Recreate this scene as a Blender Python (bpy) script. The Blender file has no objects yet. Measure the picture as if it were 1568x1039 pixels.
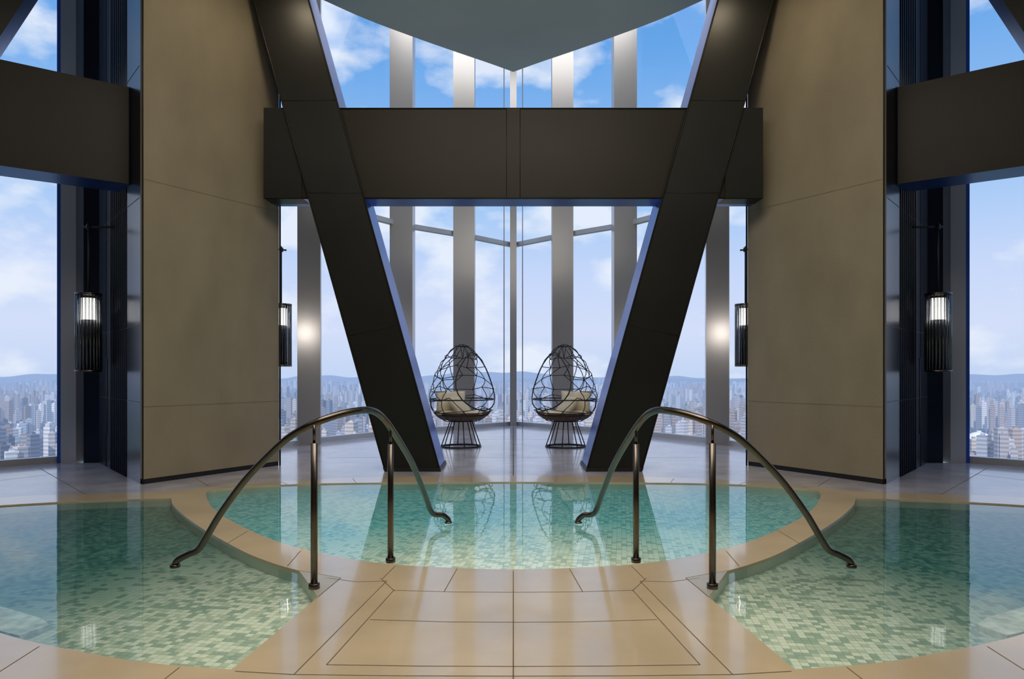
import bpy, bmesh, math, random
from mathutils import Vector, Matrix
from mathutils.geometry import tessellate_polygon
random.seed(7)
sc = bpy.context.scene
sc.view_settings.view_transform = 'Standard'

# ---------------------------------------------------------------- survey constants (metres, camera station at x=0,y=0)
F, H, U0, V0 = 1045.0, 1.3, 786.0, 570.0
def fl(u, v, z=0.0):
    """plan point on the level z measured from the survey photograph"""
    Y = (H - z) * F / (v - V0)
    return ((u - U0) / F * Y, Y)

# ---------------------------------------------------------------- materials
def new_mat(name):
    m = bpy.data.materials.new(name); m.use_nodes = True
    nt = m.node_tree; nt.nodes.clear()
    out = nt.nodes.new('ShaderNodeOutputMaterial')
    return m, nt, out
def pmat(name, col, rough=0.5, metal=0.0, var=0.12, scale=3.0, stretch=(1,1,1), bump=0.0, bscale=40, coat=0.0, emis=None, estr=0, spec=0.5, rvar=0.0):
    m, nt, out = new_mat(name)
    N = nt.nodes.new; L = nt.links.new
    b = N('ShaderNodeBsdfPrincipled'); L(b.outputs[0], out.inputs[0])
    geo = N('ShaderNodeNewGeometry'); mp = N('ShaderNodeMapping'); mp.inputs['Scale'].default_value = stretch
    L(geo.outputs['Position'], mp.inputs[0])
    n = N('ShaderNodeTexNoise'); n.inputs['Scale'].default_value = scale; n.inputs['Detail'].default_value = 6
    L(mp.outputs[0], n.inputs['Vector'])
    r = N('ShaderNodeValToRGB')
    r.color_ramp.elements[0].position = 0.3; r.color_ramp.elements[1].position = 0.7
    r.color_ramp.elements[0].color = tuple(c * (1 - var) for c in col) + (1,)
    r.color_ramp.elements[1].color = tuple(min(1, c * (1 + var)) for c in col) + (1,)
    L(n.outputs['Fac'], r.inputs[0]); L(r.outputs[0], b.inputs['Base Color'])
    b.inputs['Roughness'].default_value = rough; b.inputs['Metallic'].default_value = metal
    b.inputs['Coat Weight'].default_value = coat; b.inputs['Coat Roughness'].default_value = 0.06
    b.inputs['Specular IOR Level'].default_value = spec
    if rvar:
        mr = N('ShaderNodeMapRange'); mr.inputs[3].default_value = rough - rvar; mr.inputs[4].default_value = rough + rvar
        L(n.outputs['Fac'], mr.inputs[0]); L(mr.outputs[0], b.inputs['Roughness'])
    if bump:
        n2 = N('ShaderNodeTexNoise'); n2.inputs['Scale'].default_value = bscale; n2.inputs['Detail'].default_value = 4
        L(geo.outputs['Position'], n2.inputs['Vector'])
        bp = N('ShaderNodeBump'); bp.inputs['Strength'].default_value = bump; bp.inputs['Distance'].default_value = 0.01
        L(n2.outputs['Fac'], bp.inputs['Height']); L(bp.outputs[0], b.inputs['Normal'])
    if emis:
        b.inputs['Emission Color'].default_value = emis + (1,); b.inputs['Emission Strength'].default_value = estr
    return m

M_sand = pmat('sand_limestone', (0.58, 0.455, 0.295), 0.17, 0, 0.12, 1.2, coat=0.5, rvar=0.04)
M_grey = pmat('grey_stone_floor', (0.43, 0.415, 0.46), 0.20, 0, 0.22, 2.2, coat=0.35)
M_joint = pmat('floor_joint_grout', (0.16, 0.11, 0.06), 0.6)
M_cope = pmat('pool_coping', (0.50, 0.39, 0.26), 0.3)
M_pwall = pmat('pool_edge_tile', (0.42, 0.48, 0.42), 0.3)
M_step = pmat('submerged_step_tile', (0.42, 0.46, 0.42), 0.4, 0, 0.4, 14)
M_corner = pmat('grey_corner_stone', (0.42, 0.40, 0.35), 0.3)
M_wall = pmat('suede_wall_panel', (0.258, 0.215, 0.148), 0.75, 0, 0.10, 2.2, (1,1,0.6), bump=0.3, bscale=45)
M_wallseam = pmat('suede_wall_seam', (0.20, 0.165, 0.115), 0.75)
M_rear = pmat('rear_wall_stone', (0.14, 0.12, 0.09), 0.7)
M_dark = pmat('charcoal_steel_cladding', (0.019, 0.0185, 0.0165), 0.38, 0.3, 0.15, 1.0, bump=0.03, bscale=120, spec=0.33)
M_beam = pmat('bronze_beam_cladding', (0.023, 0.020, 0.0145), 0.42, 0.25, 0.12, 1.0, bump=0.03, bscale=120, spec=0.26)
M_blue = pmat('sky_tinted_return', (0.045, 0.12, 0.46), 0.28, 0.7, 0.15, 1.0)  # blue sky reflection painted into the metal's base colour
M_panel = pmat('dark_gloss_panel', (0.010, 0.015, 0.032), 0.25, 0.4, 0.25, 0.9)
M_sidebeam = pmat('brown_bronze_cladding', (0.017, 0.0125, 0.009), 0.45, 0.2, 0.15, 1.0, spec=0.22)
M_black = pmat('black_gap', (0.008, 0.008, 0.009), 0.5)
M_mull = pmat('champagne_mullion', (0.46, 0.455, 0.47), 0.30, 0.45, 0.06, 1.0, (1,1,0.2))
M_ceil = pmat('ceiling_plaster', (0.50, 0.575, 0.60), 0.45, 0, 0.05, 0.8)
M_rail = pmat('brushed_bronze_rail', (0.13, 0.108, 0.09), 0.27, 1.0, 0.12, 6.0)
M_wire = pmat('black_wire', (0.02, 0.018, 0.02), 0.4, 0.4)
M_weave = pmat('woven_rattan_seat', (0.12, 0.075, 0.045), 0.7, 0, 0.3, 30)
M_cush = pmat('cream_cushion', (0.70, 0.62, 0.46), 0.9, 0, 0.08, 8, bump=0.3, bscale=120)
M_bulb = pmat('lamp_glow', (1, 0.95, 0.85), 0.4, emis=(1, 0.95, 0.86), estr=4)

def glassy(name, tint, gloss, rough=0.02, glosscol=(1,1,1), ior=1.45, boost=0.0):
    m, nt, out = new_mat(name)
    N = nt.nodes.new; L = nt.links.new
    t = N('ShaderNodeBsdfTransparent'); t.inputs[0].default_value = tint + (1,)
    g = N('ShaderNodeBsdfGlossy'); g.inputs['Color'].default_value = glosscol + (1,); g.inputs['Roughness'].default_value = rough
    fr = N('ShaderNodeFresnel'); fr.inputs[0].default_value = ior
    mu = N('ShaderNodeMath'); mu.operation = 'MULTIPLY_ADD'; mu.inputs[1].default_value = gloss; mu.inputs[2].default_value = boost
    mx = N('ShaderNodeMixShader')
    L(fr.outputs[0], mu.inputs[0]); L(mu.outputs[0], mx.inputs[0]); L(t.outputs[0], mx.inputs[1]); L(g.outputs[0], mx.inputs[2]); L(mx.outputs[0], out.inputs[0])
    return m, nt, g, fr
M_glass = glassy('window_glass', (0.98, 0.99, 1.0), 0.01)[0]
M_lampglass = glassy('ribbed_lamp_glass', (0.66, 0.68, 0.71), 1.0, 0.22, (0.8,0.82,0.85), boost=0.08)[0]
M_water, nt, g, fr = glassy('pool_water', (0.90, 0.98, 0.965), 0.95, 0.015, ior=1.33)
n = nt.nodes.new('ShaderNodeTexNoise'); n.inputs['Scale'].default_value = 5; n.inputs['Detail'].default_value = 3
geo = nt.nodes.new('ShaderNodeNewGeometry'); nt.links.new(geo.outputs['Position'], n.inputs['Vector'])
bp = nt.nodes.new('ShaderNodeBump'); bp.inputs['Strength'].default_value = 0.07; bp.inputs['Distance'].default_value = 0.008
nt.links.new(n.outputs['Fac'], bp.inputs['Height']); nt.links.new(bp.outputs[0], g.inputs['Normal'])

# mosaic : square tiles, each with its own random tone from three glass colours
def mosaic(name, r0, r1, deep, pale):
    m, nt, out = new_mat(name)
    N = nt.nodes.new; L = nt.links.new
    b = N('ShaderNodeBsdfPrincipled'); L(b.outputs[0], out.inputs[0]); b.inputs['Roughness'].default_value = 0.35
    geo = N('ShaderNodeNewGeometry')
    d = N('ShaderNodeVectorMath'); d.operation = 'DISTANCE'; d.inputs[1].default_value = (0, 3.3, -0.1)
    L(geo.outputs['Position'], d.inputs[0])
    n = N('ShaderNodeTexNoise'); n.inputs['Scale'].default_value = 1.5; L(geo.outputs['Position'], n.inputs['Vector'])
    ad = N('ShaderNodeMath'); ad.operation = 'MULTIPLY_ADD'; ad.inputs[1].default_value = 0.5; L(n.outputs['Fac'], ad.inputs[0]); L(d.outputs['Value'], ad.inputs[2])
    mr = N('ShaderNodeMapRange'); mr.inputs[1].default_value = r0; mr.inputs[2].default_value = r1; L(ad.outputs[0], mr.inputs[0])
    mp = N('ShaderNodeMapping'); mp.inputs['Rotation'].default_value = (0, 0, math.radians(9)); mp.inputs['Scale'].default_value = (25, 25, 0); L(geo.outputs['Position'], mp.inputs[0])
    flr = N('ShaderNodeVectorMath'); flr.operation = 'FLOOR'; L(mp.outputs[0], flr.inputs[0])
    wn = N('ShaderNodeTexWhiteNoise'); wn.noise_dimensions = '3D'; L(flr.outputs[0], wn.inputs['Vector'])
    def ramp(cs):
        r = N('ShaderNodeValToRGB'); r.color_ramp.interpolation = 'CONSTANT'; e = r.color_ramp.elements
        e[0].position = 0; e[0].color = cs[0] + (1,); e[1].position = 0.45; e[1].color = cs[1] + (1,)
        q = e.new(0.75); q.color = cs[2] + (1,); L(wn.outputs['Value'], r.inputs[0]); return r.outputs[0]
    mx = N('ShaderNodeMix'); mx.data_type = 'RGBA'; L(mr.outputs[0], mx.inputs[0]); L(ramp(pale), mx.inputs[6]); L(ramp(deep), mx.inputs[7])
    fr_ = N('ShaderNodeVectorMath'); fr_.operation = 'FRACTION'; L(mp.outputs[0], fr_.inputs[0]); s_ = N('ShaderNodeSeparateXYZ'); L(fr_.outputs[0], s_.inputs[0])
    mn = N('ShaderNodeMath'); mn.operation = 'MINIMUM'; L(s_.outputs['X'], mn.inputs[0]); L(s_.outputs['Y'], mn.inputs[1])
    gt = N('ShaderNodeMath'); gt.operation = 'GREATER_THAN'; gt.inputs[1].default_value = 0.10; L(mn.outputs[0], gt.inputs[0])
    ma = N('ShaderNodeMapRange'); ma.inputs[3].default_value = 0.66; ma.inputs[4].default_value = 1.0; L(gt.outputs[0], ma.inputs[0])
    sc_ = N('ShaderNodeVectorMath'); sc_.operation = 'SCALE'; L(mx.outputs[2], sc_.inputs[0]); L(ma.outputs[0], sc_.inputs['Scale'])
    L(sc_.outputs[0], b.inputs['Base Color'])
    return m
M_mos = mosaic('glass_mosaic', 1.95, 3.4, ((0.20,0.52,0.56),(0.33,0.62,0.64),(0.10,0.38,0.43)), ((0.95,0.92,0.82),(0.70,0.72,0.60),(0.50,0.60,0.52)))
M_mos2 = mosaic('glass_mosaic_deep', 1.8, 3.5, ((0.07,0.18,0.17),(0.12,0.25,0.22),(0.035,0.12,0.12)), ((0.80,0.78,0.67),(0.56,0.59,0.48),(0.36,0.44,0.37)))

# ---------------------------------------------------------------- mesh builder
class MB:
    def __init__(s): s.v = []; s.f = []; s.m = []; s.mats = []; s.smooth = []
    def mi(s, mat):
        if mat not in s.mats: s.mats.append(mat)
        return s.mats.index(mat)
    def add(s, vs, fs, mat, smooth=False):
        o = len(s.v); s.v += [tuple(p) for p in vs]; k = s.mi(mat)
        for f in fs: s.f.append(tuple(o + i for i in f)); s.m.append(k); s.smooth.append(smooth)
    def hexa(s, p, mat, top=None):
        """p: 8 points, bottom 4 then top 4"""
        s.add(p, [(3,2,1,0),(4,5,6,7),(0,1,5,4),(1,2,6,5),(2,3,7,6),(3,0,4,7)], mat)
    def box(s, x0, x1, y0, y1, z0, z1, mat):
        s.hexa([(x0,y0,z0),(x1,y0,z0),(x1,y1,z0),(x0,y1,z0),(x0,y0,z1),(x1,y0,z1),(x1,y1,z1),(x0,y1,z1)], mat)
    def prism(s, poly, z0, z1, mat, sidemats=None):
        n = len(poly)
        s.add([(x,y,z0) for x,y in poly] + [(x,y,z1) for x,y in poly],
              [tuple(reversed(range(n))), tuple(range(n, 2*n))], mat)
        for i in range(n):
            j = (i+1) % n
            a, b_ = poly[i], poly[j]
            s.add([(a[0],a[1],z0),(b_[0],b_[1],z0),(b_[0],b_[1],z1),(a[0],a[1],z1)], [(0,1,2,3)], sidemats[i] if sidemats and sidemats[i] else mat)
    def seg(s, a, b_, w, z0, z1, mat, off=0.0):
        """vertical slab along plan segment a-b with thickness w"""
        dx, dy = b_[0]-a[0], b_[1]-a[1]; l = math.hypot(dx, dy); nx, ny = -dy/l, dx/l
        q = [(a[0]+nx*(off-w/2), a[1]+ny*(off-w/2)), (b_[0]+nx*(off-w/2), b_[1]+ny*(off-w/2)), (b_[0]+nx*(off+w/2), b_[1]+ny*(off+w/2)), (a[0]+nx*(off+w/2), a[1]+ny*(off+w/2))]
        s.hexa([(x,y,z0) for x,y in q] + [(x,y,z1) for x,y in q], mat)
    def tube(s, pts, r, mat, seg=8, closed=False):
        pts = [Vector(p) for p in pts]; n = len(pts); rings = []
        ref = None
        for i, p in enumerate(pts):
            if closed: t = pts[(i+1) % n] - pts[i-1]
            else: t = pts[min(i+1, n-1)] - pts[max(i-1, 0)]
            t.normalize()
            if ref is None:
                ref = Vector((0,0,1)) if abs(t.z) < 0.9 else Vector((1,0,0))
            u = ref - t * ref.dot(t)
            if u.length < 1e-4: u = t.orthogonal()
            u.normalize(); w = t.cross(u); ref = u
            rr = r[i] if isinstance(r, (list, tuple)) else r
            rings.append([p + (u*math.cos(2*math.pi*k/seg) + w*math.sin(2*math.pi*k/seg))*rr for k in range(seg)])
        vs = [q for rg in rings for q in rg]; fs = []
        for i in range(n if closed else n-1):
            a, c = i*seg, ((i+1) % n)*seg
            for k in range(seg):
                k2 = (k+1) % seg; fs.append((a+k, a+k2, c+k2, c+k))
        if not closed:
            fs.append(tuple(reversed(range(seg)))); fs.append(tuple((n-1)*seg + k for k in range(seg)))
        s.add(vs, fs, mat, True)
    def dome(s, c, r, mat, hs=1.0, n=20, k=6):
        vs = []; fs = []
        for j in range(k+1):
            ph = math.pi/2*j/k
            for i in range(n): vs.append((c[0]+r*math.cos(ph)*math.cos(2*math.pi*i/n), c[1]+r*math.cos(ph)*math.sin(2*math.pi*i/n), c[2]+r*hs*math.sin(ph)))
        for j in range(k):
            for i in range(n): fs.append((j*n+i, j*n+(i+1)%n, (j+1)*n+(i+1)%n, (j+1)*n+i))
        s.add(vs, fs, mat, True)
    def fill(s, loops, z, mat):
        vl = [[Vector((x, y, 0)) for x, y in lp] for lp in loops]
        tr = tessellate_polygon(vl)
        flat = [(x, y, z) for lp in loops for x, y in lp]
        fs = []
        for t in tr:
            a, b_, c = (Vector(flat[i]) for i in t)
            if (b_-a).cross(c-a).z < 0: t = (t[0], t[2], t[1])
            fs.append(tuple(t))
        s.add(flat, fs, mat)
    def mirror(s):
        m = MB(); m.v = [(-x, y, z) for x, y, z in s.v]; m.f = [tuple(reversed(f)) for f in s.f]; m.m = list(s.m); m.mats = list(s.mats); m.smooth = list(s.smooth); return m
    def obj(s, name, loc=(0,0,0), bevel=0, recalc=True, parent=None):
        me = bpy.data.meshes.new(name); me.from_pydata(s.v, [], s.f)
        for m in s.mats: me.materials.append(m)
        me.polygons.foreach_set('material_index', s.m); me.polygons.foreach_set('use_smooth', s.smooth)
        bm = bmesh.new(); bm.from_mesh(me)
        if recalc:
            bmesh.ops.remove_doubles(bm, verts=bm.verts, dist=1e-5)
            bmesh.ops.recalc_face_normals(bm, faces=bm.faces)
        bm.to_mesh(me); bm.free()
        o = bpy.data.objects.new(name, me); sc.collection.objects.link(o); o.location = loc
        if parent: o.parent = parent
        return o
def both(mb, name, name2=None, **k):
    a = mb.obj(name, **k); b_ = mb.mirror().obj(name2 or name, **k); return a, b_
def crom(pts, n=8, closed=False):
    out = []; P = [Vector(p) for p in pts]; N_ = len(P)
    for i in range(N_ if closed else N_-1):
        if closed: p0, p1, p2, p3 = P[i-1], P[i], P[(i+1)%N_], P[(i+2)%N_]
        else: p0, p1, p2, p3 = P[max(i-1,0)], P[i], P[i+1], P[min(i+2,N_-1)]
        for k in range(n):
            t = k/n
            out.append(0.5*((2*p1) + (p2-p0)*t + (2*p0-5*p1+4*p2-p3)*t*t + (3*p1-p0-3*p2+p3)*t**3))
    if not closed: out.append(P[-1])
    return out
def c2(pts, n=6): return [(v.x, v.y) for v in crom([(x, y, 0) for x, y in pts], n)]

# ---------------------------------------------------------------- pools and floor
backL = [fl(*p) for p in [(315,757),(322,750.5),(360,746),(430,741.5),(550,738.5),(786,737)]]
frontL = [fl(*p) for p in [(786,871),(700,869),(600,863),(520,852),(430,830),(360,800),(325,776),(315,757)]]
backc = c2(backL); frontc = c2(frontL)
cl = backc[:-1] + [(-x, y) for x, y in reversed(backc)][:-1]
cf = [(-x, y) for x, y in reversed(frontc)][:-1] + frontc[:-1]
centre = cl + cf
s1 = c2([fl(*p) for p in [(262,762),(267,775),(300,802),(370,842),(420,862),(458,873)]])
s2 = [fl(487,913)]
s3 = c2([fl(*p) for p in [(355,1024),(230,1014),(110,994),(0,968),(-110,925),(-190,870),(-200,815),(-100,781),(0,773),(130,766),(262,762)]])
side = s1 + s2 + s3[:-1]
sideR = [(-x, y) for x, y in reversed(side)]
bnd = [(-9.5, 5.6)] + c2([fl(*p) for p in [(-330,790),(0,761),(130,756),(262,751),(330,744),(450,735),(590,729),(786,727)]])
bndfull = bnd + [(-x, y) for x, y in reversed(bnd)][1:]
mb = MB(); mb.fill([[(-9.5,-3)] + bndfull + [(9.5,-3)], centre, side, sideR], 0.0, M_sand); mb.obj('floor_pool_deck', recalc=False)

A = fl(220,741); B = fl(427,712); D1 = fl(152,708); D2 = fl(128,708); W0 = fl(99,706)
C = (-3.85,10.15); E1 = (-5.0,11.5); E2 = (-6.2,10.6)
P = [(-4.3,11.2),(-3.75,12.6),(-2.36,14.7),(-1.12,15.8),(0,17.0)]
WX = (-9.5, W0[1]-2.95*1.028)
bo = [(-9.5,5.6), WX, W0, D2, E2, E1] + P
bofull = bo + [(-x,y) for x, y in reversed(bo)][1:]
mb = MB(); mb.fill([bofull + list(reversed(bndfull))[1:-1]], 0.0, M_grey); mb.obj('floor', recalc=False)

def pool(name, loop, mat, step=None):
    mb = MB(); n_ = len(loop); dz = -0.085
    mb.fill([loop], dz, mat)
    for i in range(n_):
        a, b_ = loop[i], loop[(i+1) % n_]
        mb.add([(a[0],a[1],dz),(b_[0],b_[1],dz),(b_[0],b_[1],-0.02),(a[0],a[1],-0.02)], [(0,1,2,3)], M_pwall)
        mb.add([(a[0],a[1],-0.02),(b_[0],b_[1],-0.02),(b_[0],b_[1],0.0),(a[0],a[1],0.0)], [(0,1,2,3)], M_cope)
    w = MB(); w.fill([loop], -0.012, M_water)
    e = bpy.data.objects.new(name, None); sc.collection.objects.link(e)
    mb.obj('basin', recalc=False, parent=e); w.obj('water_surface', recalc=False, parent=e)
    if step:
        q = MB(); q.prism(step, dz, -0.05, M_step); q.obj('submerged_step', parent=e)
st = [fl(u, v, -0.05) for u, v in [(-100,915),(0,927),(62,945),(76,955),(30,972),(0,965),(-90,930)]]
pool('plunge_pool', centre, M_mos); pool('plunge_pool', side, M_mos2, st); pool('plunge_pool', sideR, M_mos2, [(-x, y) for x, y in reversed(st)])

# joints
mb = MB()
def joint(pts, w=0.006):
    for a, b_ in zip(pts[:-1], pts[1:]):
        a = fl(*a); b_ = fl(*b_); dx, dy = b_[0]-a[0], b_[1]-a[1]; l = math.hypot(dx, dy); nx, ny = -dy/l*w/2, dx/l*w/2
        q = [(a[0]-nx,a[1]-ny,0.0012),(b_[0]-nx,b_[1]-ny,0.0012),(b_[0]+nx,b_[1]+ny,0.0012),(a[0]+nx,a[1]+ny,0.0012)]
        mb.add(q, [(0,1,2,3)], M_joint)
def J(pts, w=0.005):
    joint(pts, w); joint([(2*U0-u, v) for u, v in pts], w)
joint([(786,873),(786,1120)])
J([(592,889),(450,1032)]); J([(603,903),(500,1017)]); J([(582,884),(604,904)])
J([(603,903),(690,905.5),(786,906)]); J([(566,948),(690,951.5),(786,952)])
J([(500,1017),(640,1019),(786,1019.5)]); J([(450,1032),(620,1034),(786,1034.5)], 0.005)
J([(605,866),(585,886)]); J([(500,884),(545,890),(592,889)]); J([(700,870),(680,905)]); J([(450,1032),(360,1027)])
J([(380,812),(345,833)]); J([(460,843),(440,866)]); J([(275,1021),(225,1060)]); J([(60,989),(-20,1040)])
J([(540,732),(545,738)]); J([(640,729),(645,737)]); J([(720,728),(722,737)]); J([(430,737),(440,741)]); J([(335,744),(345,747)])
J([(458,873),(522,884)]); J([(522,884),(487,913)])
# joints on the grey stone
J([(786,727),(786,651)], 0.008); J([(590,729),(640,652)], 0.008); J([(500,700),(786,700)], 0.008); J([(560,672),(786,672)], 0.01)
J([(0,735),(140,718)], 0.008); J([(130,756),(60,716)], 0.008); J([(320,744),(300,732)], 0.008)
c3 = [fl(458,873), fl(487,913), fl(522,884)]
for s_ in (-1, 1): mb.fill([[(s_*-x, y) for x, y in c3]], 0.0008, M_corner)
mb.obj('floor_joints', recalc=False)

# ---------------------------------------------------------------- wall blocks
def npt(a, b_, d):
    dx, dy = b_[0]-a[0], b_[1]-a[1]; l = math.hypot(dx, dy); return (-dy/l*d, dx/l*d)
nx, ny = npt(A, B, 0.07)
A2 = (A[0]+nx, A[1]+ny); B2 = (B[0]+nx, B[1]+ny)
HT = 9.9
mb = MB(); mb.prism([A, B, B2, A2], 0.06, HT, M_wall); 
core = [A2, B2, C, E1, E2, D2, D1]
mb.prism(core, 0.0, HT, M_panel, [M_black, M_black, M_panel, None, None, None, None])
nx2, ny2 = npt(A, B, 0.02); mb.seg((A[0]+nx2,A[1]+ny2), (B[0]+nx2,B[1]+ny2), 0.02, 0, 0.06, M_black)
mb.tube([(A[0]-0.012,A[1]+0.01,0.0),(A[0]-0.012,A[1]+0.01,HT)], 0.013, M_black, 6)
mb.tube([(B[0]+0.012,B[1]+0.01,0.0),(B[0]+0.012,B[1]+0.01,HT)], 0.013, M_black, 6)
for z in (0.95, 1.85, 3.35, 4.9):
    a = (A2[0]*0.98+D1[0]*0.02, A2[1]*0.98+D1[1]*0.02); mb.seg(a, D1, 0.006, z, z+0.008, M_black)
t = 0.8
p = (A2[0]*(1-t)+D1[0]*t, A2[1]*(1-t)+D1[1]*t); mb.tube([(p[0],p[1],0),(p[0],p[1],HT)], 0.008, M_black, 6)
p = (A2[0]*0.2+D1[0]*0.8+0.05, A2[1]*0.2+D1[1]*0.8-0.05); mb.tube([(p[0],p[1],0.45),(p[0],p[1],1.5)], 0.02, M_black, 8)
for i in range(9):
    t = 0.30 + 0.045*i
    p = (A2[0]*(1-t)+D1[0]*t+0.002, A2[1]*(1-t)+D1[1]*t-0.002); mb.tube([(p[0],p[1],0),(p[0],p[1],HT)], 0.016, M_panel, 8)
both(mb, 'wall_left', 'wall_right')
mb = MB()
for z in (0.9, 3.55):
    mb.seg(A, B, 0.003, z, z+0.006, M_wallseam, off=-0.001)
both(mb, 'trim_1', 'trim_2')

# ---------------------------------------------------------------- raking columns
YF = 8.98
def cz(v, Y=YF): return H + (V0 - v) * Y / F
def cx(u, Y=YF): return (u - U0) / F * Y
mb = MB()
xb0, xb1 = cx(590), cx(674); k = 0.2795
zt = 9.9
xt0, xt1 = xb0 - k*zt, xb1 - k*zt
T = 0.74
pts = [(xb0,YF,0),(xb1,YF,0),(xb1,YF+T,0),(xb0,YF+T,0),(xt0,YF,zt),(xt1,YF,zt),(xt1,YF+T,zt),(xt0,YF+T,zt)]
mb.add(pts, [(3,2,1,0),(4,5,6,7),(0,1,5,4),(2,3,7,6)], M_dark)
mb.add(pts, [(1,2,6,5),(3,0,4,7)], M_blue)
for x0, x1 in ((xb0, xt0), (xb1, xt1)):
    mb.tube([(x0,YF,0),(x1,YF,zt)], 0.012, M_beam, 6)
for v0, v1 in ((514,496),(295,295),(154,153)):
    z0, z1 = cz(v0), cz(v1)
    mb.tube([(xb0-k*z0,YF-0.001,z0),(xb1-k*z1,YF-0.001,z1)], 0.004, M_beam, 5)
mb.hexa([(xb0-0.01,YF-0.012,0),(xb1+0.012,YF-0.012,0),(xb1+0.012,YF+T+0.01,0),(xb0-0.01,YF+T+0.01,0)] + [(xb0-0.03,YF-0.012,0.05),(xb1-0.002,YF-0.012,0.05),(xb1-0.002,YF+T+0.01,0.05),(xb0-0.03,YF+T+0.01,0.05)], M_black)
both(mb, 'raking_column')

# central beam
YB = 9.04; z0, z1 = cz(303, YB), cz(166, YB); xe = cx(405, YB)
mb = MB()
def beam(a, b_, depth, m):
    dx, dy = b_[0]-a[0], b_[1]-a[1]; l = math.hypot(dx, dy); n0 = (-dy/l*depth, dx/l*depth)
    q = [a, b_, (b_[0]+n0[0], b_[1]+n0[1]), (a[0]+n0[0], a[1]+n0[1])]
    p = [(x,y,z0) for x,y in q] + [(x,y,z1) for x,y in q]
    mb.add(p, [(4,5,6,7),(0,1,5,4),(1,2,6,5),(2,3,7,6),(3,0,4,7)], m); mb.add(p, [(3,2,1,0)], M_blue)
beam((xe, YB), (-xe, YB), 0.45, M_beam)
mb.box(-0.085, 0.085, YB-0.012, YB, z0, z1, M_beam)
for x in (-0.088, 0.088): mb.tube([(x,YB-0.002,z0),(x,YB-0.002,z1)], 0.006, M_black, 5)
mb.tube([(xe,YB,z1),(-xe,YB,z1)], 0.012, M_beam, 6); mb.tube([(xe,YB,z0),(-xe,YB,z0)], 0.012, M_beam, 6)
for s_ in (-1, 1):   # flush darker cheek plates beside the columns
    x0, x1 = sorted((s_*2.80, s_*(-xe+0.005))); mb.box(x0, x1, YB-0.02, YB+0.3, z0-0.004, z1+0.004, M_dark)
mb.obj('steel_tie_beam')

# side bay beams
a = (-4.71, 8.36); dirv = (-1.03, -0.75)
far = (a[0]+dirv[0]*4.0, a[1]+dirv[1]*4.0)
mb = MB(); beam(far, a, 0.5, M_sidebeam)
mb.prism([(a[0]+0.0,a[1]),(a[0]+0.12,a[1]-0.06),(a[0]+0.0,a[1]+0.3),(a[0]-0.2,a[1]+0.3)], z0-0.02, z1, M_panel)
both(mb, 'side_tie_beam')
o = (-5.74, 7.63); dl = math.hypot(*dirv); ux, uy = -dirv[0]/dl, -dirv[1]/dl; nx, ny = -uy, ux
def sp(s_, z, d): return (o[0]+ux*s_+nx*d, o[1]+uy*s_+ny*d, z)
def edge(z): return (z-5.02)*0.46
mb = MB(); w = 0.85; p = []
for z in (0.0, 8.0):
    e = edge(z); p += [sp(e-w,z,-0.08), sp(e,z,-0.08), sp(e,z,0.52), sp(e-w,z,0.52)]
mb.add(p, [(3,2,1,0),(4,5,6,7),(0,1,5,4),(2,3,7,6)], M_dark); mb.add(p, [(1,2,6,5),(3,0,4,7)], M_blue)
both(mb, 'raking_column')

# ---------------------------------------------------------------- curtain wall
def window(name, a, b_, zt=9.9, transoms=()):
    mb = MB()
    mb.seg(a, b_, 0.012, 0.08, zt, M_glass)
    mb.seg(a, b_, 0.12, 0.0, 0.09, M_mull); mb.seg(a, b_, 0.12, zt-0.1, zt, M_mull)
    for z in transoms: mb.seg(a, b_, 0.12, z-0.05, z+0.05, M_mull)
    return mb
wi = 1
for i in range(4):
    mb = window('', P[i], P[i+1], transoms=(4.47,))
    mb.obj(f'window_{wi}'); mb.mirror().obj(f'window_{wi+1}'); wi += 2
mb = window('', WX, W0); mb.obj(f'window_{wi}'); mb.mirror().obj(f'window_{wi+1}')
mb = MB()
def mullion(p, w, d, ang=0.0):
    c, s_ = math.cos(ang), math.sin(ang)
    q = [(p[0]+x*c-y*s_, p[1]+x*s_+y*c) for x, y in ((-w/2,-d),(w/2,-d),(w/2,0.05),(-w/2,0.05))]
    mb.prism(q, 0, 9.9, M_mull)
mullion(P[1], 0.40, 0.35, math.radians(13)); mullion(P[2], 0.48, 0.35); mullion(P[3], 0.48, 0.35)
mb.box(-6.50, -6.28, 9.80, 10.05, 0, 9.9, M_mull)
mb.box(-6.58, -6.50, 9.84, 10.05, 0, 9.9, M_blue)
both(mb, 'trim_3', 'trim_4')
mb = MB(); mb.box(-0.08, 0.08, 16.75, 17.05, 0, 9.9, M_mull)
for x in (-0.22, 0.22): mb.tube([(x,16.2,0),(x,16.2,9.9)], 0.012, M_mull, 6)
mb.obj('trim_5')

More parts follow.
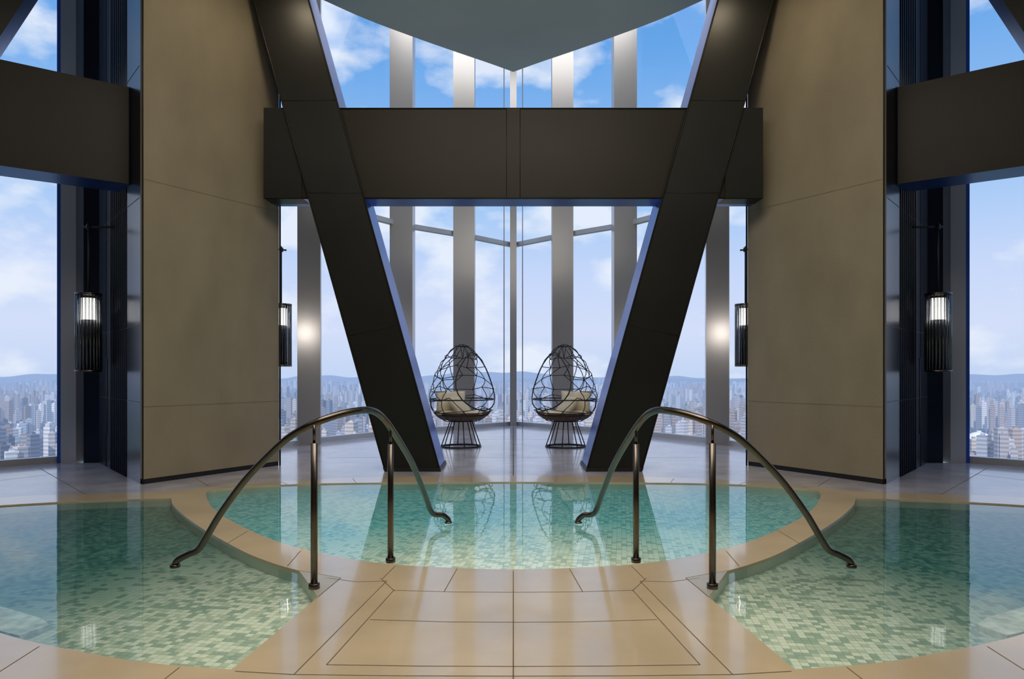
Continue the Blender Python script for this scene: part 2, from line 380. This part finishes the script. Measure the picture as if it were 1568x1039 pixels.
# ---------------------------------------------------------------- ceiling, roof, other walls
ed = c2([fl(u, v, 6.5) for u, v in [(495,0),(560,29),(640,59),(700,80),(750,97),(786,110)]], 5)
cp = [(-9.5,-3),(-9.5,6.0),(-4.5,7.2),(-2.75,8.85)] + ed
cp = cp + [(-x, y) for x, y in reversed(cp)][1:]
mb = MB(); mb.prism(cp, 6.5, 6.75, M_ceil); mb.obj('ceiling')
mb = MB(); rf = [(-9.6,-3.1),(-9.6,7.0),(-6.6,10.1),(-4.4,11.3),(-3.8,12.8),(-2.4,14.9),(-1.1,16.0),(0,17.2)]
rf = rf + [(-x, y) for x, y in reversed(rf)][1:]
mb.prism(rf, 9.9, 10.1, M_ceil); mb.obj('roof_slab')
mb = MB(); mb.box(-9.6,9.6,-3.1,-3.0,0,9.9,M_rear); mb.obj('wall_rear')
mb = MB(); mb.box(-9.6,-9.5,-3.0,6.95,0,9.9,M_rear); both(mb, 'wall_side_left', 'wall_side_right')

# ---------------------------------------------------------------- handrails
def rp(u, v, Y): return ((u-U0)/F*Y, Y, H-(v-V0)*Y/F)
mb = MB()
path = [(-2.262,4.56,0.001),(-2.26,4.56,0.02)] + [rp(*q) for q in [(273,856,4.55),(288,848,4.53),(304,840,4.50),(318,818,4.47),(338,785,4.42),(370,741,4.36),(400,708,4.29),(440,671,4.20),(481,648,4.13),(520,634,4.22),(550,628,4.34),(568,628,4.46),(583,636,4.58),(600,657,4.70),(630,707,5.10),(650,755,5.55),(659,780,5.78),(666,787,5.84),(678,788,5.88)]] + [(-0.562,5.9,0.03),(-0.56,5.9,0.001)]
mb.tube(crom(path, 6), 0.0225, M_rail, 12)
mb.tube([(-2.26,4.56,0.001),(-2.26,4.56,0.02)], 0.033, M_rail, 14); mb.tube([(-0.562,5.9,0.001),(-0.562,5.9,0.012)], 0.033, M_rail, 14)
for (u, v, top) in ((481,900,0.965),(598,860,0.90)):
    x, y = fl(u, v)
    mb.tube([(x,y,0.001),(x,y,0.03),(x,y,0.032)], [0.034,0.034,0.026], M_rail, 14)
    mb.tube([(x,y,0.001),(x,y,top-0.09)], 0.021, M_rail, 12)
    mb.tube([(x,y,top-0.09),(x,y,top+0.02)], 0.009, M_rail, 8)
both(mb, 'pool_handrail')

# ---------------------------------------------------------------- wire egg chairs
def egg_chair(sgn):
    rnd = random.Random(11); mb = MB()
    nz, na = 7, 11; zb, hh = 0.42, 1.38
    def prof(t): return 0.575*max(0.0, math.sin(math.pi*t**0.62))**0.6
    nodes = {}
    for j in range(nz+1):
        t = 0.03 + 0.945*j/nz
        for i in range(na):
            tt = t + (rnd.uniform(-0.045,0.045) if 0 < j < nz else 0); aa = 2*math.pi*(i + 0.5*(j%2) + rnd.uniform(-0.28,0.28))/na
            r_ = prof(tt)
            nodes[(i,j)] = Vector((r_*math.cos(aa)+0.02, r_*math.sin(aa), zb+hh*tt))
    face = math.radians(-40)
    def open_(k):
        p = nodes[k]; a_ = math.atan2(p.y, p.x); d_ = (a_-face+math.pi) % (2*math.pi) - math.pi
        return abs(d_) < math.radians(46) and 0.24 < (p.z-zb)/hh < 0.80
    def wire(k1, k2, r_=0.007):
        if open_(k1) or open_(k2): return
        a_, b_ = nodes[k1], nodes[k2]; m = (a_+b_)/2; c = Vector((0,0,m.z)); out = (m-c); 
        if out.length > 1e-4: m += out.normalized()*0.03
        mb.tube(crom([a_, m, b_], 2), r_, M_wire, 5)
    for j in range(nz+1):
        for i in range(na):
            wire((i,j), ((i+1)%na, j))
            if j < nz:
                wire((i,j), (i,j+1))
                if (i + j) % 3 == 0: wire((i,j), ((i + (1 if j%2 else -1)) % na, j+1))
    # crown
    apex = Vector((0.02, 0, zb+hh*1.0))
    for i in range(0, na, 2): mb.tube([nodes[(i,nz)], (nodes[(i,nz)]+apex)/2+Vector((0,0,0.008)), apex], 0.006, M_wire, 5)
    rim = []
    for q in range(28):
        th = 2*math.pi*q/28; t = 0.53+0.36*math.sin(th); a_ = face + math.radians(58)*math.cos(th)
        r_ = prof(t)*1.0; rim.append((r_*math.cos(a_)+0.02, r_*math.sin(a_), zb+hh*t))
    mb.tube(rim, 0.011, M_wire, 6, closed=True)
    for t in (0.30, 0.10):
        rr = prof(t); mb.tube([(rr*math.cos(2*math.pi*q/32)+0.02, rr*math.sin(2*math.pi*q/32), zb+hh*t) for q in range(32)], 0.011, M_wire, 6, closed=True)
    vs = []; fs = []; R_ = 5; S_ = 28
    for j in range(R_+1):
        t = 0.02 + 0.12*j/R_; r_ = prof(t)*0.97*(1 if j else 0.3)
        for i in range(S_): vs.append((r_*math.cos(2*math.pi*i/S_)+0.02, r_*math.sin(2*math.pi*i/S_), zb+hh*t))
    for j in range(R_):
        for i in range(S_): fs.append((j*S_+i, j*S_+(i+1)%S_, (j+1)*S_+(i+1)%S_, (j+1)*S_+i))
    fs.append(tuple(range(S_)))
    mb.add(vs, fs, M_weave, True)
    def pillow(cx_, cy_, cz_, a_, b_, h_, rot):
        vs = []; fs = []; n_ = 14
        for side_ in (1, -1):
            for i in range(n_+1):
                for j in range(n_+1):
                    u = -1+2*i/n_; v = -1+2*j/n_
                    hgt = ((1-abs(u)**2.6)*(1-abs(v)**2.6))**0.5
                    pin = 1-0.08*(1-abs(u*v))*max(abs(u),abs(v))
                    q = Vector((a_*u*pin, b_*v*pin, side_*h_*hgt)); q = rot @ q; vs.append((q.x+cx_, q.y+cy_, q.z+cz_))
        o_ = (n_+1)**2
        for s2_ in (0, o_):
            for i in range(n_):
                for j in range(n_):
                    k_ = s2_+i*(n_+1)+j; q = (k_, k_+1, k_+n_+2, k_+n_+1); fs.append(q if s2_ else tuple(reversed(q)))
        mb.add(vs, fs, M_cush, True)
    pillow(0.0, 0.0, zb+0.17, 0.40, 0.36, 0.055, Matrix.Identity(3))
    R1 = Matrix.Rotation(math.radians(12), 3, 'Z') @ Matrix.Rotation(math.radians(62), 3, 'X')
    pillow(-0.18, 0.06, zb+0.37, 0.27, 0.21, 0.08, R1)
    R2 = Matrix.Rotation(math.radians(-30), 3, 'Z') @ Matrix.Rotation(math.radians(50), 3, 'Y') 
    pillow(-0.02, -0.12, zb+0.31, 0.20, 0.23, 0.07, R2)
    mb.tube([(0.35*math.cos(2*math.pi*q/32), 0.30*math.sin(2*math.pi*q/32), 0.012) for q in range(32)], 0.012, M_wire, 6, closed=True)
    for q in range(8):
        a_ = 2*math.pi*(q+0.3)/8
        mb.tube([(0.19*math.cos(a_),0.15*math.sin(a_),zb+0.04),(0.35*math.cos(a_),0.30*math.sin(a_),0.012)], 0.009, M_wire, 6)
    mb.tube([(0.19*math.cos(2*math.pi*q/20),0.15*math.sin(2*math.pi*q/20),zb+0.03) for q in range(20)], 0.011, M_wire, 6, closed=True)
    return mb
ch = egg_chair(1)
ch.obj('wire_egg_chair', loc=(-0.92,12.0,0)); ch.mirror().obj('wire_egg_chair', loc=(0.92,12.0,0))

# ---------------------------------------------------------------- lamps
def wall_lamp(x, y, zb, zt, r, armz, wallpt, en):
    mb = MB()
    n_ = 22
    for i in range(n_):
        a_ = 2*math.pi*i/n_; mb.tube([(x+r*math.cos(a_),y+r*math.sin(a_),zb),(x+r*math.cos(a_),y+r*math.sin(a_),zt)], r*0.138, M_lampglass, 8)
    for z in (zb-0.01, zt-0.01): mb.tube([(x,y,z),(x,y,z+0.025)], r*1.15, M_rail, 24)
    hh = (zt-zb)
    mb.tube([(x,y,zt-0.05-hh*0.28),(x,y,zt-0.05)], r*0.62, M_bulb, 16)
    mb.tube([(x,y,zb+0.02),(x,y,zt-0.05-hh*0.28)], r*0.55, M_panel, 16)
    mb.tube([(x,y,zt),(x,y,armz+0.05)], 0.011, M_black, 8)
    ex = x + (x-wallpt[0])*0.3; ey = y + (y-wallpt[1])*0.3
    mb.tube([(ex,ey,armz),(wallpt[0],wallpt[1],armz)], 0.013, M_black, 8)
    mb.tube([(x,y,armz-0.03),(x,y,armz+0.03)], 0.03, M_black, 10)
    both(mb, 'wall_lamp')
    if en:
        for s_ in (-1, 1):
            l = bpy.data.lights.new('lamp_light', 'POINT'); l.energy = en; l.color = (1, 0.90, 0.78); l.shadow_soft_size = 0.09
            o_ = bpy.data.objects.new('wall_lamp_light', l); sc.collection.objects.link(o_)
            o_.location = (-s_*x, y + r*1.35, zt-0.16)
wall_lamp(-5.60, 9.0, 1.32, 2.33, 0.14, 3.22, (-5.27, 9.02), 0)
wall_lamp(-3.40, 10.0, 1.40, 2.29, 0.13, 3.1, (-3.60, 9.85), 26)

# ---------------------------------------------------------------- city
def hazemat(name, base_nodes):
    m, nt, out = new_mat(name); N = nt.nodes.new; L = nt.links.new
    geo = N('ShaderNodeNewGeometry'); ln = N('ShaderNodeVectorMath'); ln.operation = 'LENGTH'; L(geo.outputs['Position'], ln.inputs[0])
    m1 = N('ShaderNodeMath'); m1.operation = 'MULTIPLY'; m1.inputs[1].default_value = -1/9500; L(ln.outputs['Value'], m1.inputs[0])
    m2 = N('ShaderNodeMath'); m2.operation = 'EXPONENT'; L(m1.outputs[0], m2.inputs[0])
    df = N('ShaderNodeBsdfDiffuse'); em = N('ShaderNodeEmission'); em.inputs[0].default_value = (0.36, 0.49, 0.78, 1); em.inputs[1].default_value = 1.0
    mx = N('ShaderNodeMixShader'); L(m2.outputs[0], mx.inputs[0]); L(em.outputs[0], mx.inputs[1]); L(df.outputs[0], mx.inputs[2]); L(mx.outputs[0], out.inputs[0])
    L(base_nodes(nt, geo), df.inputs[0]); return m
def bcol(nt, geo):
    N = nt.nodes.new; L = nt.links.new
    a_ = N('ShaderNodeAttribute'); a_.attribute_name = 'Col'
    s_ = N('ShaderNodeSeparateXYZ'); L(geo.outputs['Position'], s_.inputs[0])
    m_ = N('ShaderNodeMath'); m_.operation = 'MULTIPLY'; m_.inputs[1].default_value = 0.62; L(s_.outputs['Z'], m_.inputs[0])
    q_ = N('ShaderNodeMath'); q_.operation = 'SINE'; L(m_.outputs[0], q_.inputs[0])
    r_ = N('ShaderNodeMapRange'); r_.inputs[1].default_value = -0.3; r_.inputs[2].default_value = 0.3; r_.inputs[3].default_value = 0.65; r_.inputs[4].default_value = 1.0; L(q_.outputs[0], r_.inputs[0])
    x_ = N('ShaderNodeVectorMath'); x_.operation = 'SCALE'; L(a_.outputs['Color'], x_.inputs[0]); L(r_.outputs[0], x_.inputs['Scale'])
    return x_.outputs[0]
def gcol(nt, geo):
    n_ = nt.nodes.new('ShaderNodeTexNoise'); n_.inputs['Scale'].default_value = 0.0014; n_.inputs['Detail'].default_value = 10; n_.inputs['Roughness'].default_value = 0.7; nt.links.new(geo.outputs['Position'], n_.inputs['Vector'])
    r_ = nt.nodes.new('ShaderNodeValToRGB'); e = r_.color_ramp.elements; e[0].position = 0.46; e[0].color = (0.04,0.13,0.04,1); e[1].position = 0.58; e[1].color = (0.36,0.34,0.34,1)
    nt.links.new(n_.outputs['Fac'], r_.inputs[0]); return r_.outputs[0]
def flat(c):
    def f(nt, geo):
        r_ = nt.nodes.new('ShaderNodeRGB'); r_.outputs[0].default_value = c + (1,); return r_.outputs[0]
    return f
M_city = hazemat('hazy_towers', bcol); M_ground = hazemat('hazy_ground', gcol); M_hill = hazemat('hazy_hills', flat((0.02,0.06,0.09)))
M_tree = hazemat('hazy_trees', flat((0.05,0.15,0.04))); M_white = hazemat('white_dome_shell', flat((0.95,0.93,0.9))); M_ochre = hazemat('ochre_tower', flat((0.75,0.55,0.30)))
GZ = -300.0
city = bpy.data.objects.new('city_skyline', None); sc.collection.objects.link(city)
vs = []; fs = []; cols = []
rc = random.Random(3)
parks = [(2020, 2860, 340), (-1650, 2330, 170), (900, 3600, 350), (-2200, 3900, 300), (1300, 5200, 500)]
pal = [(0.62,0.58,0.60),(0.50,0.45,0.46),(0.72,0.62,0.56),(0.30,0.32,0.40),(0.85,0.83,0.84),(0.50,0.40,0.36),(0.22,0.25,0.33),(0.60,0.62,0.68)]
def inpark(x, y): return any(math.hypot(x-a, y-b_) < r_ for a, b_, r_ in parks)
for cl_ in range(2600):
    dd = 1900*math.exp(rc.random()**0.85*2.15); an = rc.uniform(-0.78, 0.78)
    cxx, cyy = dd*math.sin(an), dd*math.cos(an); hb = rc.choice([18,25,35,50,70,90,115,150]); c = rc.choice(pal); ang = rc.uniform(0, 1.57)
    if abs(math.sin(cxx*0.0021)+math.cos(cyy*0.0017)) < 0.13: continue
    for q in range(rc.randint(3, 9)):
        x = cxx + rc.uniform(-170,170); y = cyy + rc.uniform(-170,170); w_ = rc.uniform(7,14); d_ = rc.uniform(7,12); h_ = hb*rc.uniform(0.85,1.15)
        if inpark(x, y): continue
        if 1300 < x < 2350 and y < 2860: h_ = min(h_, 26)      # low-rise quarter before the domed halls
        ca, sa = math.cos(ang), math.sin(ang); o_ = len(vs)
        for z in (GZ, GZ+h_):
            for sx, sy in ((-1,-1),(1,-1),(1,1),(-1,1)):
                vs.append((x+ca*sx*w_-sa*sy*d_, y+sa*sx*w_+ca*sy*d_, z))
        fs += [(o_,o_+1,o_+5,o_+4),(o_+1,o_+2,o_+6,o_+5),(o_+2,o_+3,o_+7,o_+6),(o_+3,o_,o_+4,o_+7),(o_+4,o_+5,o_+6,o_+7)]
        k_ = rc.uniform(0.7,1.15)
        cols += [tuple(min(1,t*k_) for t in c) + (1,)]*20
        o_ = len(vs); w2, d2 = w_*0.4, d_*0.4
        for z in (GZ+h_, GZ+h_+6):
            for sx, sy in ((-1,-1),(1,-1),(1,1),(-1,1)):
                vs.append((x+ca*sx*w2-sa*sy*d2, y+sa*sx*w2+ca*sy*d2, z))
        fs += [(o_,o_+1,o_+5,o_+4),(o_+1,o_+2,o_+6,o_+5),(o_+2,o_+3,o_+7,o_+6),(o_+3,o_,o_+4,o_+7),(o_+4,o_+5,o_+6,o_+7)]
        cols += [tuple(min(1,t*k_) for t in c) + (1,)]*20
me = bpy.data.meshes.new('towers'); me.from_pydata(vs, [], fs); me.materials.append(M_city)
ca_ = me.color_attributes.new('Col', 'FLOAT_COLOR', 'CORNER'); ca_.data.foreach_set('color', [t for c in cols for t in c])
o_ = bpy.data.objects.new('towers', me); sc.collection.objects.link(o_); o_.parent = city
mb = MB()
for a_, b_, r_ in parks:
    for i in range(260):
        th = rc.uniform(0, 6.283); rr = r_*math.sqrt(rc.random()); s0 = rc.uniform(7, 13)
        x, y = a_+rr*math.cos(th), b_+rr*math.sin(th)
        if a_ == 2020 and y < 2960 and 1880 < x < 2190: 
            if y > 2740: continue
        mb.dome((x, y, GZ+1), s0, M_tree, 1.0, 6, 2)
mb.obj('park_trees', parent=city)
mb = MB()
for x, y, r_ in ((1945, 2850, 50), (2100, 2880, 42)):
    mb.tube([(x,y,GZ),(x,y,GZ+14)], r_*1.02, M_white, 24); mb.dome((x,y,GZ+14), r_, M_white, 0.8, 24, 6)
    mb.tube([(x,y,GZ+14+r_*0.78),(x,y,GZ+20+r_*0.78)], r_*0.16, M_white, 10)
mb.tube([(2030,2830,GZ),(2030,2830,GZ+20),(2030,2830,GZ+62),(2030,2830,GZ+84)], [30,16,11,0.5], M_ochre, 8)
mb.obj('domed_halls', parent=city)
mb = MB(); n_ = 48
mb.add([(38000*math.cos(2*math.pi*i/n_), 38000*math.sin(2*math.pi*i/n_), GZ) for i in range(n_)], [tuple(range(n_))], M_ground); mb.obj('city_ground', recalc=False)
mb = MB(); n_ = 400
for layer, (R_, base, amp) in enumerate(((17200, -205, 90), (22000, -115, 190))):
    vs = []
    for i in range(n_+1):
        an = -0.95 + 1.9*i/n_
        h_ = base + amp*(0.5*math.sin(an*9+layer*2)+0.3*math.sin(an*23+1+layer)+0.15*math.sin(an*61)+0.08*math.sin(an*140)) 
        vs.append((R_*math.sin(an), R_*math.cos(an), GZ)); vs.append((R_*math.sin(an)*1.03, R_*math.cos(an)*1.03, h_))
    mb.add(vs, [(2*i, 2*i+2, 2*i+3, 2*i+1) for i in range(n_)], M_hill)
mb.obj('distant_hills', recalc=False)

# ---------------------------------------------------------------- sky
w = bpy.data.worlds.new('sky'); sc.world = w; w.use_nodes = True; nt = w.node_tree; nt.nodes.clear()
N = nt.nodes.new; L = nt.links.new
out = N('ShaderNodeOutputWorld'); bg = N('ShaderNodeBackground'); L(bg.outputs[0], out.inputs[0])
tc = N('ShaderNodeTexCoord'); sx = N('ShaderNodeSeparateXYZ'); L(tc.outputs['Generated'], sx.inputs[0])
r = N('ShaderNodeValToRGB'); L(sx.outputs['Z'], r.inputs[0]); e = r.color_ramp.elements
e[0].position = 0.0; e[0].color = (0.56,0.67,0.89,1)
e[1].position = 0.60; e[1].color = (0.07,0.25,0.66,1)
for p_, c_ in ((0.06,(0.66,0.73,0.93,1)),(0.14,(0.57,0.68,0.93,1)),(0.25,(0.34,0.56,0.89,1)),(0.42,(0.14,0.38,0.80,1))):
    q = e.new(p_); q.color = c_
mp = N('ShaderNodeMapping'); mp.inputs['Scale'].default_value = (1,1,2.0); mp.inputs['Location'].default_value = (3.1,0.4,0.2); L(tc.outputs['Generated'], mp.inputs[0])
n = N('ShaderNodeTexNoise'); n.inputs['Scale'].default_value = 6.0; n.inputs['Detail'].default_value = 10; n.inputs['Roughness'].default_value = 0.5; L(mp.outputs[0], n.inputs['Vector'])
cr = N('ShaderNodeValToRGB'); cr.color_ramp.elements[0].position = 0.49; cr.color_ramp.elements[1].position = 0.61; L(n.outputs['Fac'], cr.inputs[0])
ml = N('ShaderNodeMath'); ml.operation = 'MULTIPLY'; ml.inputs[1].default_value = 0.85; L(cr.outputs[0], ml.inputs[0])
mx = N('ShaderNodeMix'); mx.data_type = 'RGBA'; L(ml.outputs[0], mx.inputs[0]); L(r.outputs[0], mx.inputs[6]); mx.inputs[7].default_value = (0.84,0.88,0.96,1)
L(mx.outputs[2], bg.inputs[0]); bg.inputs[1].default_value = 1.03

# ---------------------------------------------------------------- lights
def area(name, loc, sx_, sy_, e_, col, rot=(0,0,0)):
    l = bpy.data.lights.new(name, 'AREA'); l.shape = 'RECTANGLE'; l.size = sx_; l.size_y = sy_; l.energy = e_; l.color = col
    o_ = bpy.data.objects.new(name, l); sc.collection.objects.link(o_); o_.location = loc; o_.rotation_euler = rot
area('ceiling_fill', (0, 3.5, 6.45), 5.0, 4.0, 350, (1, 0.925, 0.80))  # added fill to light the room, not a fitting of the ceiling
area('ceiling_fill', (-5.5, 3.5, 6.45), 3.0, 3.0, 30, (1, 0.90, 0.76))  # weaker added fill over each side pool
area('ceiling_fill', (5.5, 3.5, 6.45), 3.0, 3.0, 30, (1, 0.90, 0.76))
for s_ in (-1, 1): area('ceiling_downlight', (s_*2.95, 8.1, 6.46), 0.18, 0.18, 16, (1, 0.84, 0.6))
area('nook_fill', (0, 12.5, 9.85), 6.0, 3.0, 270, (1, 0.95, 0.88))  # unseen fill added to brighten the glazed nook
s = bpy.data.lights.new('sun', 'SUN'); s.energy = 3.0; s.angle = 0.01; s.color = (1, 0.95, 0.86)
so = bpy.data.objects.new('sun', s); sc.collection.objects.link(so)
so.rotation_euler = Vector((-0.35, -1.0, 1.1)).to_track_quat('Z', 'Y').to_euler()

# ---------------------------------------------------------------- camera
cam = bpy.data.cameras.new('camera'); co = bpy.data.objects.new('camera', cam); sc.collection.objects.link(co); sc.camera = co
co.location = (0, 0, H); co.rotation_euler = (math.radians(90), 0, 0)
cam.sensor_width = 36; cam.lens = F/1568*36; cam.shift_x = -2/1568; cam.shift_y = (V0-519.3)/1568
cam.clip_start = 0.05; cam.clip_end = 80000
